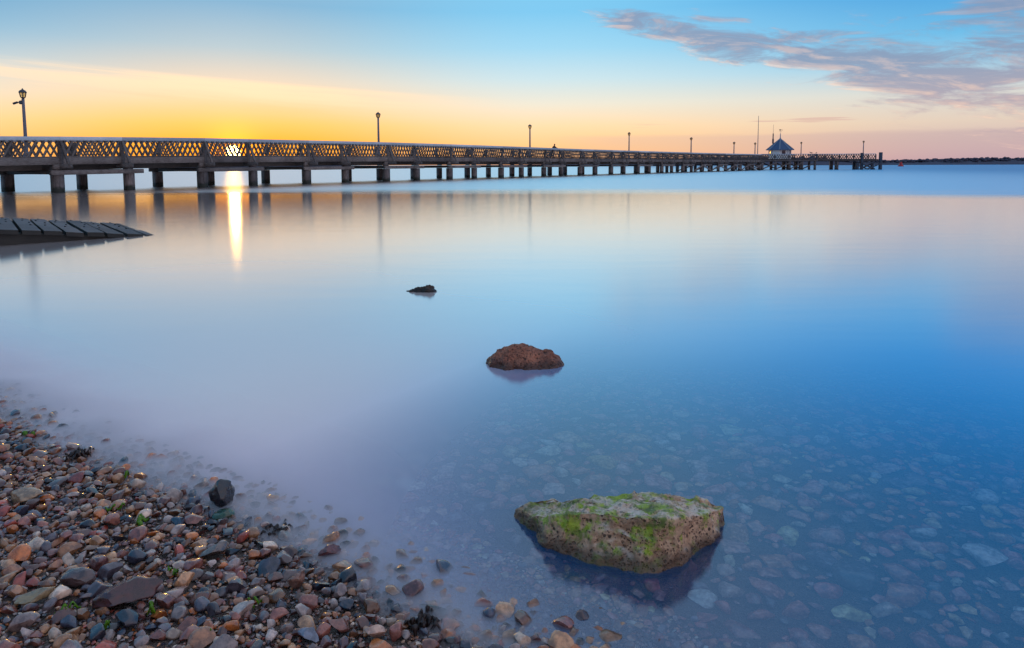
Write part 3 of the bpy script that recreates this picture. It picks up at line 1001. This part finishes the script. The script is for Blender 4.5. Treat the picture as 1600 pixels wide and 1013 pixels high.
def rock_from_rings(name, rings, mat, res=3, amp=0.02, freq=9, seed=0.0, cap=None):
    """closed rock: stacked rings of equal count (bottom to top) and a cap point, subdivided and roughened"""
    k = len(rings[0])
    V, F = [], []
    for r in rings:
        V += [Vector(p) for p in r]
    for i in range(len(rings) - 1):
        for q in range(k):
            q2 = (q + 1) % k
            F.append((i * k + q, i * k + q2, (i + 1) * k + q2, (i + 1) * k + q))
    F.append(tuple(range(k - 1, -1, -1)))
    V.append(Vector(cap))
    t_ = (len(rings) - 1) * k
    for q in range(k):
        F.append((t_ + q, t_ + (q + 1) % k, len(V) - 1))
    me = mesh(name, V, F)
    bm = bmesh.new()
    bm.from_mesh(me)
    bmesh.ops.triangulate(bm, faces=[f for f in bm.faces if len(f.verts) > 4])
    for r_ in range(res):
        bmesh.ops.subdivide_edges(bm, edges=bm.edges[:], cuts=1, use_grid_fill=True, smooth=0.0)
        bmesh.ops.smooth_vert(bm, verts=bm.verts[:], factor=0.22 if r_ < 2 else 0.12, use_axis_x=True, use_axis_y=True, use_axis_z=True)
    bm.normal_update()
    for v_ in bm.verts:
        p = v_.co
        s_ = Vector((seed, seed * 2, 0))
        d = amp * (1.5 * noise.fractal(p * freq * .6 + s_, 0.9, 2.1, 3) + noise.fractal(p * freq * 1.8 + s_ * 2, 0.85, 2.2, 6) * .8)
        d -= amp * 1.2 * max(0.0, .10 - abs(noise.noise(p * freq * .9 + s_ * 3))) / .10 * (.5 + .5 * noise.noise(p * freq * 2.2))
        cell = noise.voronoi(p * freq * 5 + s_)[0][0]
        pitv = max(0.0, 0.30 - cell) * amp * 1.1 * (1 if noise.noise(p * freq * 2 + s_) > -.05 else 0)
        v_.co = p + v_.normal * (d - pitv)
    bm.to_mesh(me)
    bm.free()
    me.materials.append(mat)
    me.polygons.foreach_set('use_smooth', [True] * len(me.polygons))
    return me


M_ROCK1 = rock_material('pitted_limestone', lin(172, 126, 94), lin(208, 166, 134), lin(36, 24, 16), 0.85, lin(230, 214, 200))
M_ROCK2 = rock_material('brown_boulder_stone', lin(126, 72, 54), lin(170, 106, 80), lin(36, 20, 16))
M_ROCK3 = rock_material('dark_stump_stone', lin(58, 44, 38), lin(86, 66, 54), lin(16, 12, 12))

top = [(0.020, 2.815, 0.023), (0.100, 2.825, 0.070), (0.267, 2.800, 0.095), (0.507, 2.780, 0.106), (0.687, 2.745, 0.106), (0.82, 2.755, 0.095), (0.89, 2.755, 0.059),
       (0.765, 2.590, 0.122), (0.60, 2.450, 0.176), (0.451, 2.470, 0.180), (0.310, 2.535, 0.162), (0.165, 2.570, 0.126), (0.070, 2.70, 0.063)]
wl = [(0.005, 2.825, -.01), (0.09, 2.85, -.01), (0.267, 2.85, -.01), (0.507, 2.83, -.01), (0.69, 2.80, -.01), (0.83, 2.80, -.01), (0.915, 2.765, -.01),
      (0.775, 2.590, -.01), (0.635, 2.435, -.01), (0.475, 2.395, -.01), (0.270, 2.462, -.01), (0.100, 2.595, -.01), (0.030, 2.735, -.01)]
mid_ = [tuple(a * .45 + c_ * .55 for a, c_ in zip(p, q)) for p, q in zip(wl, top)]
bot = [(x * .9 + .045, (y - 2.62) * .9 + 2.62, -.34) for x, y, z in wl]
inner = [(x * .72 + .48 * .28, (y - 2.64) * .62 + 2.66, z * .55 + .130 * .45) for x, y, z in top]
inner2 = [(x * .40 + .48 * .60, (y - 2.64) * .32 + 2.66, z * .3 + .128 * .7) for x, y, z in top]
rk = link('limestone_rock', rock_from_rings('limestone_rock', [bot, wl, mid_, top, inner, inner2], M_ROCK1, 4, .015, 9, 1.3, (.47, 2.66, .128)))
tag(rk, 'large flat topped pitted rock with green algae in the near water', 'rock')


def round_ring(cx, cy, rx, ry, z, k=12, ph=0.0, jit=0.08, seed=0):
    r_ = random.Random(seed)
    return [(cx + rx * math.cos(2 * math.pi * q / k + ph) * (1 + r_.uniform(-jit, jit)),
             cy + ry * math.sin(2 * math.pi * q / k + ph) * (1 + r_.uniform(-jit, jit)), z) for q in range(k)]


rings = [round_ring(.09, 5.05, .33, .20, -.5, seed=1), round_ring(.095, 5.05, .30, .19, -.01, seed=1), round_ring(.055, 5.08, .235, .15, .06, seed=2),
         round_ring(.03, 5.09, .14, .09, .118, seed=3), round_ring(.03, 5.10, .07, .05, .148, seed=4)]
rk2 = link('boulder', rock_from_rings('boulder', rings, M_ROCK2, 4, .017, 8, 4.2, (.03, 5.10, .152)))
tag(rk2, 'brown humped boulder standing in the water at the centre', 'rock')
me_b = rk2.data
bmx = bmesh.new()
bmx.from_mesh(me_b)
for v_ in bmx.verts:           # secondary hump on the right flank
    dx_, dy_ = (v_.co.x - .33) / .09, (v_.co.y - 5.05) / .10
    v_.co.z = v_.co.z * .88 + .036 * math.exp(-(dx_ * dx_ + dy_ * dy_))
bmx.to_mesh(me_b)
bmx.free()
rings = [round_ring(-1.09, 8.03, .19, .10, -.5, seed=5), round_ring(-1.105, 8.03, .185, .075, -.006, seed=5), round_ring(-1.04, 8.04, .115, .06, .040, seed=6),
         round_ring(-.995, 8.04, .06, .045, .072, seed=7)]
rk3 = link('small_rock', rock_from_rings('small_rock', rings, M_ROCK3, 3, .018, 13, 6.6, (-.985, 8.04, .085)))
tag(rk3, 'small dark jagged rock breaking the water beyond the boulder', 'rock')


# ------------------------------------------------------------------ pebbles
def pebble_shape(sub, seed, cuts):
    bm = bmesh.new()
    bmesh.ops.create_icosphere(bm, subdivisions=sub, radius=1.0)
    r_ = random.Random(seed)
    P_ = np.array([v.co[:] for v in bm.verts])
    Fc = np.array([[v.index for v in f.verts] for f in bm.faces])
    bm.free()
    for _ in range(cuts):
        n_ = np.array([r_.gauss(0, 1), r_.gauss(0, 1), r_.gauss(0, .8)])
        n_ /= np.linalg.norm(n_)
        off = r_.uniform(.36, .80)
        d_ = P_ @ n_ - off
        P_ = P_ - np.outer(np.maximum(d_, 0) * .94, n_)
    for i in range(len(P_)):
        P_[i] *= 1 + .10 * noise.noise(Vector(P_[i] * 1.6) + Vector((seed, 0, 0))) + .03 * noise.noise(Vector(P_[i] * 5) + Vector((seed, 3, 0)))
    P_ /= np.abs(P_).max(0)
    return P_, Fc


HI = [pebble_shape(3, 100 + i, 5 + i % 6) for i in range(14)]
LO = [pebble_shape(2, 100 + i, 5 + i % 6) for i in range(14)]
VLO = [pebble_shape(1, 100 + i, 4) for i in range(14)]
PAL = [((150, 108, 82), 6), ((168, 124, 90), 5), ((186, 146, 112), 5), ((128, 84, 74), 5), ((142, 92, 84), 5), ((104, 70, 72), 3), ((84, 82, 98), 3),
       ((62, 68, 92), 3), ((44, 48, 64), 3), ((152, 138, 140), 4), ((182, 170, 170), 3), ((212, 196, 184), 2), ((190, 116, 62), 4), ((160, 78, 66), 2), ((126, 116, 124), 4)]
PALC = np.array([lin(*c_)[:3] for c_, w_ in PAL])
PALW = np.array([w_ for c_, w_ in PAL], float)
PALW /= PALW.sum()


def pebble_material(name, src):
    m, b = new_mat(name)
    P = pos(b)
    if src == 'attr':
        at = b.n('ShaderNodeAttribute')
        at.attribute_name = 'tint'
        base_ = at.outputs['Color']
    else:
        base_ = b.n('ShaderNodeObjectInfo').outputs['Color']
    n1_ = b.noise(P, 38, 5, .62)
    n2_ = b.noise(P, 130, 4, .6)
    col = b.mix(b.smooth(n1_, .36, .66), b.mix(1.0, base_, (.62, .58, .60, 1), 'MULTIPLY'), b.mix(1.0, base_, (1.30, 1.24, 1.20, 1), 'MULTIPLY'))
    col = b.mix(b.m('MULTIPLY', b.smooth(n2_, .58, .72), .35), col, b.mix(1.0, base_, (1.7, 1.65, 1.7, 1), 'MULTIPLY'))
    x_, y_, z_ = b.sep(P)
    soak = b.smooth(b.m('ADD', z_, b.m('MULTIPLY', b.noise(P, 4, 3), .06)), .10, .05)
    col = b.mix(b.m('MULTIPLY', soak, .45), col, b.mix(1.0, col, (.45, .42, .42, 1), 'MULTIPLY'))
    rg = b.m('ADD', b.smooth(n1_, .3, .7, .14, .38), b.smooth(z_, .02, .10, -.06, .05))
    finish(b, principled(b, col, rg, b.bump(b.m('ADD', n1_, b.m('MULTIPLY', n2_, .5)), .35, .006), .6, **{'Coat Weight': .7, 'Coat Roughness': .10}))
    return m


M_PEB_A = pebble_material('shingle_stone_mix', 'attr')
M_PEB_O = pebble_material('shingle_stone', 'obj')

# blue noise scatter, big stones first
cells = {}
CS = 0.15


def try_place(x, y, r, sep):
    ci, cj = int(math.floor(x / CS)), int(math.floor(y / CS))
    for i in (-1, 0, 1):
        for j in (-1, 0, 1):
            for (qx, qy, qr) in cells.get((ci + i, cj + j), ()):
                if (qx - x) ** 2 + (qy - y) ** 2 < ((qr + r) * sep) ** 2:
                    return False
    cells.setdefault((ci, cj), []).append((x, y, r))
    return True


# named stones keep their place free
SPECIAL = [  # name, x, y, size(l,w,h), yaw, colour, label
    ('stone', -1.285, 2.875, (.062, .050, .070), .3, (26, 28, 40), 'upright dark ridged stone standing in the milky shallows', .03),
    ('stone', -1.225, 2.775, (.060, .050, .034), .2, (52, 78, 48), 'rounded stone under green moss below the dark upright stone', .0),
    ('stone', -1.274, 2.12, (.115, .055, .045), .12, (78, 40, 44), 'long maroon slab stone, the largest on the shingle', .02),
    ('stone', -0.552, 2.174, (.042, .028, .020), -.1, (16, 38, 66), 'flat blue black stone at the edge of the water', .015),
    ('stone', -1.486, 2.225, (.082, .050, .036), .1, (96, 72, 70), 'large smooth grey brown oval stone left of the maroon slab', .02),
    ('stone', -1.13, 2.455, (.075, .042, .036), .7, (112, 92, 84), 'long tan and grey stone lying near the milky water', .02),
    ('stone', -1.54, 2.10, (.085, .040, .026), .5, (150, 122, 84), 'flat pale ochre stone with angular edges at the left', .02),
    ('stone', -2.12, 2.86, (.100, .060, .040), .1, (176, 142, 110), 'broad pale buff stone high on the shingle at left', .02),
    ('stone', -0.754, 2.288, (.050, .038, .040), .4, (146, 104, 88), 'upright pinkish brown stone near the water edge', .02),
    ('stone', -0.700, 2.49, (.058, .034, .030), .3, (108, 52, 46), 'dark red pointed stone just in the misty water', .03),
    ('stone', -0.439, 2.025, (.050, .032, .028), -.2, (214, 172, 150), 'pale pink shiny stone at the bottom edge of the shingle', .02),
    ('stone', -0.633, 2.0, (.058, .042, .026), -.3, (118, 122, 138), 'blocky blue grey stone at the bottom of the shingle', .02),
]
for nm, x, y, sz, yaw, cc, lb, lift in SPECIAL:
    cells.setdefault((int(math.floor(x / CS)), int(math.floor(y / CS))), []).append((x, y, (sz[0] + sz[1]) * .36))

stones = []


def scatter(radii, x0, x1, y0, y1, sep, land_only):
    k = 4
    X = rng.uniform(x0, x1, (len(radii), k))
    Y = rng.uniform(y0, y1, (len(radii), k))
    D = shore_d(X, Y)
    ok = np.abs(X) < Y + .35
    ok &= ((D > -.45 + .15 * (X < -1.6)) & (D < 1.9)) if land_only else (D <= -.45)
    for q, r in enumerate(sorted(radii, reverse=True)):
        for c_ in range(k):
            if ok[q, c_] and try_place(float(X[q, c_]), float(Y[q, c_]), r, sep):
                stones.append((float(X[q, c_]), float(Y[q, c_]), float(r), float(D[q, c_])))
                break


scatter(np.clip(rng.lognormal(math.log(.0150), .42, 9000), .0085, .036), -3.9, 1.0, 1.35, 4.9, .70, True)
scatter(np.clip(rng.lognormal(math.log(.025), .55, 5000), .010, .080), -3.0, 4.6, 1.4, 5.2, .74, False)
scatter(np.full(12000, .0068), -2.6, .6, 1.45, 3.6, .55, True)
zz = ground_z(np.array([s_[0] for s_ in stones]), np.array([s_[1] for s_ in stones]))
scored = []
for (x, y, r, d), z in zip(stones, zz):
    sub_ = d < -0.30
    dist_ = math.sqrt(x * x + y * y + (1.5 - z) ** 2)
    # pixel-free measure of how large it shows: angular size, inside the view only
    az_ = abs(math.atan2(x, y))
    low = (1.5 - z) / max(.1, y)
    seen = az_ < rad(41) and low < .82
    scored.append((r / dist_ if seen else 0.0, x, y, z, r, d, sub_))
scored.sort(key=lambda q: -q[0])
n_beach = n_bed = 0
peb_me = [mesh_np('pebble_form', P_, Fc, M_PEB_O, True) for P_, Fc in HI]
for me in peb_me:
    me.set_sharp_from_angle(angle=rad(38))
acc = {'beach': ([], [], [], 0), 'bed': ([], [], [], 0)}
for sc_, x, y, z, r, d, sub_ in scored:
    k = int(rng.integers(0, 14))
    colr = PALC[rng.choice(len(PALC), p=PALW)] * rng.uniform(.5, 1.3) * np.array([1.22, 1.0, .86])
    if sub_:
        colr = np.minimum(colr * np.array([2.9, 1.9, 1.7]) * rng.uniform(.6, 1.3) + .12, .85)
    asp = rng.uniform(.62, 1.0)
    flat = rng.uniform(.42, .75)
    rot = Matrix.Rotation(rng.uniform(0, 6.283), 3, 'Z') @ Matrix.Rotation(rng.normal(0, .30), 3, 'X') @ Matrix.Rotation(rng.normal(0, .30), 3, 'Y')
    scl = Vector((r * 1.16, r * 1.16 * asp, r * 1.16 * flat))
    zc = z + r * flat * rng.uniform(.35, 1.0) + (.003 if r > .014 else 0)
    if sub_:
        zc = min(zc + rng.uniform(-.3, .5) * r, -.012 - r * 1.16 * max(flat, .7))
    if r < .007 and not sub_:
        zc = z + rng.uniform(-.002, .008)
    part = None
    if sc_ > 0 and not sub_ and n_beach < 300:
        n_beach += 1
        part = 'pebble'
    elif sc_ > 0 and sub_ and n_bed < 260:
        n_bed += 1
        part = 'submerged_pebble'
    if part:
        o = bpy.data.objects.new(part, peb_me[k])
        COL.objects.link(o)
        o.parent = beach
        o.matrix_basis = Matrix.LocRotScale(Vector((x, y, zc)), rot.to_quaternion(), scl)
        o.color = (*[float(v_) for v_ in colr], 1)
    else:
        P_, Fc = (LO if (r > .013 and sc_ > 0 and not sub_ or r > .03 and sc_ > 0) else VLO)[k]
        key = 'bed' if sub_ else 'beach'
        Vs, Fs, Cs, n_ = acc[key]
        M3 = np.array(rot) * np.array(scl)
        Vs.append(P_ @ M3.T + (x, y, zc))
        Fs.append(Fc + n_)
        Cs.append(np.tile(np.append(colr, 1.0), (len(P_), 1)))
        acc[key] = (Vs, Fs, Cs, n_ + len(P_))
for key, nm in (('beach', 'shingle'), ('bed', 'seabed_shingle')):
    Vs, Fs, Cs, n_ = acc[key]
    me = mesh_np(nm, np.vstack(Vs), np.vstack(Fs), M_PEB_A, True)
    at = me.color_attributes.new('tint', 'FLOAT_COLOR', 'POINT')
    at.data.foreach_set('color', np.vstack(Cs).astype(np.float32).ravel())
    me.set_sharp_from_angle(angle=rad(38))
    tag(link(nm, me, beach), kind='stuff')

for i, (nm, x, y, sz, yaw, cc, lb, lift) in enumerate(SPECIAL):
    P_, Fc = pebble_shape(4, 900 + i, 7 if i not in (1, 4) else 2)
    for q in range(len(P_)):
        P_[q] *= 1 + .09 * noise.fractal(Vector(P_[q] * 2.6) + Vector((i, 0, 0)), .8, 2.1, 6)
    me = mesh_np(nm, P_, Fc, M_PEB_O, True)
    me.set_sharp_from_angle(angle=rad(40))
    z = float(ground_z(np.array([x]), np.array([y]))[0])
    o = link(nm, me)
    kk = 1.0 if i in (0, 2) else .76
    o.matrix_basis = Matrix.LocRotScale(Vector((x, y, z + sz[2] * kk * .55 + lift * .7)), Matrix.Rotation(yaw, 3, 'Z').to_quaternion(), Vector(sz) * kk)
    o.color = lin(*cc)
    tag(o, lb, 'stone')

# ------------------------------------------------------------------ seaweed scraps
m, b = new_mat('green_seaweed')
P = pos(b)
col = b.mix(b.noise(P, 60, 3), lin(52, 96, 8), lin(128, 178, 22))
p1 = principled(b, col, .3, None, .5)
tl = b.n('ShaderNodeBsdfTranslucent')
b.put(tl.inputs[0], col)
finish(b, smix(b, .25, p1, tl.outputs[0]))
M_WEED = m
m, b = new_mat('dark_seaweed')
P = pos(b)
finish(b, principled(b, b.mix(b.noise(P, 60, 3), lin(30, 20, 20), lin(58, 34, 26)), .3))
M_WRACK = m


def weed(x, y, size, label, group, mat=None, seed=0, dz=0.03, n=3):
    r_ = random.Random(seed)
    V, F = [], []
    z = float(ground_z(np.array([x]), np.array([y]))[0]) + dz
    a_main = r_.uniform(-.6, .6)
    for s_ in range(n):
        a = (a_main if n < 10 else r_.uniform(0, 6.28)) + r_.uniform(-.7, .7) + (math.pi if r_.random() < .4 else 0)
        L = size * r_.uniform(.7, 1.5)
        w = size * r_.uniform(.16, .30)
        cur = r_.uniform(-1.0, 1.0)
        n0_ = len(V)
        sp_ = .3 if n < 10 else 1.0
        px_, py_ = x + r_.uniform(-1, 1) * sp_ * size, y + r_.uniform(-1, 1) * sp_ * size
        ph = r_.uniform(0, 6)
        for i in range(10):
            tt = i / 9
            ww = w * math.sin(math.pi * (0.10 + .84 * tt)) * r_.uniform(.75, 1.25)
            hz = z + .012 * math.sin(tt * 6 + ph) - .012 * abs(tt - .5) * 2
            for sgn in (-1, 0, 1):
                V.append((px_ - sgn * ww * math.sin(a), py_ + sgn * ww * math.cos(a), hz + (.004 if sgn == 0 else r_.uniform(-.010, .004))))
            px_ += math.cos(a) * L / 9
            py_ += math.sin(a) * L / 9
            a += cur / 9
        for i in range(9):
            for q in range(2):
                k = n0_ + i * 3 + q
                F.append((k, k + 3, k + 4, k + 1))
    o = link('seaweed', mesh('seaweed', V, F, mat or M_WEED, True))
    md = o.modifiers.new('thickness', 'SOLIDIFY')
    md.thickness = .0015
    tag(o, label, 'seaweed', group)


GREEN = [(-1.687, 2.785, .045, 'green seaweed strip on the upper shingle left of the buff stone'),
         (-1.547, 2.688, .060, 'widest bright green seaweed patch, on the shingle near the milky water'),
         (-1.853, 3.125, .040, 'green seaweed scrap high on the shingle near the dark wrack tuft'),
         (-1.20, 2.30, .030, 'yellow green seaweed scrap beside the long tan and grey stone'),
         (-1.16, 2.06, .040, 'green seaweed strip at the right end of the maroon slab'),
         (-1.40, 2.04, .036, 'green seaweed scrap in front of the maroon slab'),
         (-1.244, 1.955, .028, 'tiny green seaweed curl at the bottom edge of the shingle'),
         (-0.93, 1.96, .026, 'small yellow green seaweed tuft at the bottom centre of the shingle'),
         (-0.862, 2.147, .028, 'thin green seaweed blade among brown pebbles in mid shingle'),
         (-2.663, 3.65, .050, 'green seaweed scrap over stones at the far upper left')]
for i, (x, y, s_, lb) in enumerate(GREEN):
    weed(x, y, s_ * .8, lb, 'green seaweed scraps', None, i, .032, 2 + i % 2)
weed(-0.295, 2.10, .034, 'dark tangled seaweed clump in the misty shallows near the bottom', None, M_WRACK, 50, .026, 26)
weed(-2.214, 3.37, .036, 'dark seaweed tuft draped over stones at upper left of the shingle', None, M_WRACK, 51, .040, 24)
weed(-0.948, 2.66, .034, 'dark purple seaweed in the mist beside the middle of the shingle', None, M_WRACK, 52, .026, 22)

# ------------------------------------------------------------------ surf: the washed-out milky spray lying along the waterline
m, b = new_mat('surf_spray')
pv_ = b.n('ShaderNodeVolumePrincipled')
pv_.inputs['Color'].default_value = (.98, .92, .95, 1)
pv_.inputs['Density'].default_value = 28.0
pv_.inputs['Anisotropy'].default_value = 0.0
finish(b, None, pv_.outputs[0])
M_SURF = m
NU, NV = 120, 16
arc = np.r_[0, np.cumsum(np.hypot(*np.diff(SH, axis=0).T))]
i0, i1 = 2, 11
us = np.linspace(arc[i0], arc[i1], NU)
V, F = [], []
for u in us:
    cx_, cy_ = np.interp(u, arc, SH[:, 0]), np.interp(u, arc, SH[:, 1])
    tx, ty = np.interp(u + .3, arc, SH[:, 0]) - np.interp(u - .3, arc, SH[:, 0]), np.interp(u + .3, arc, SH[:, 1]) - np.interp(u - .3, arc, SH[:, 1])
    L = math.hypot(tx, ty)
    nx_o, ny_o = -ty / L, tx / L        # towards the sea
    for k in range(NV + 1):
        w = k / NV
        off = -0.16 + float(np.interp(cx_, [-3, -1.2, -.3, .6], [1.2, 1.1, .6, .3])) * w
        x, y = cx_ + nx_o * off, cy_ + ny_o * off
        prof = math.sin(math.pi * min(1, w / .22) * .5) if w < .22 else max(0, 1 - (w - .22) / .78) ** 2.6
        hgt = float(np.interp(cx_, [-1.2, -.2, .8], [.042, .034, .02])) * prof * (.75 + .45 * noise.noise(Vector((x * 3.2, y * 3.2, 0))))
        V.append((x, y, .004 + max(hgt, 0.0)))
top_n = len(V)
V += [(x, y, .0035) for x, y, z in V]
K = NV + 1
for i in range(NU - 1):
    for k in range(NV):
        a = i * K + k
        F.append((a, a + K, a + K + 1, a + 1))
        F.append((top_n + a, top_n + a + 1, top_n + a + K + 1, top_n + a + K))
for i in range(NU - 1):
    a, c_ = i * K, i * K + NV
    F.append((a, top_n + a, top_n + a + K, a + K))
    F.append((c_, c_ + K, top_n + c_ + K, top_n + c_))
for k in range(NV):
    a = k
    F.append((a, a + 1, top_n + a + 1, top_n + a))
    a = (NU - 1) * K + k
    F.append((a, top_n + a, top_n + a + 1, a + 1))
surf = link('surf', mesh('surf', V, F, M_SURF, True))
tag(surf, 'milky surf mist washing over the stones along the waterline', 'surf', kind='stuff')
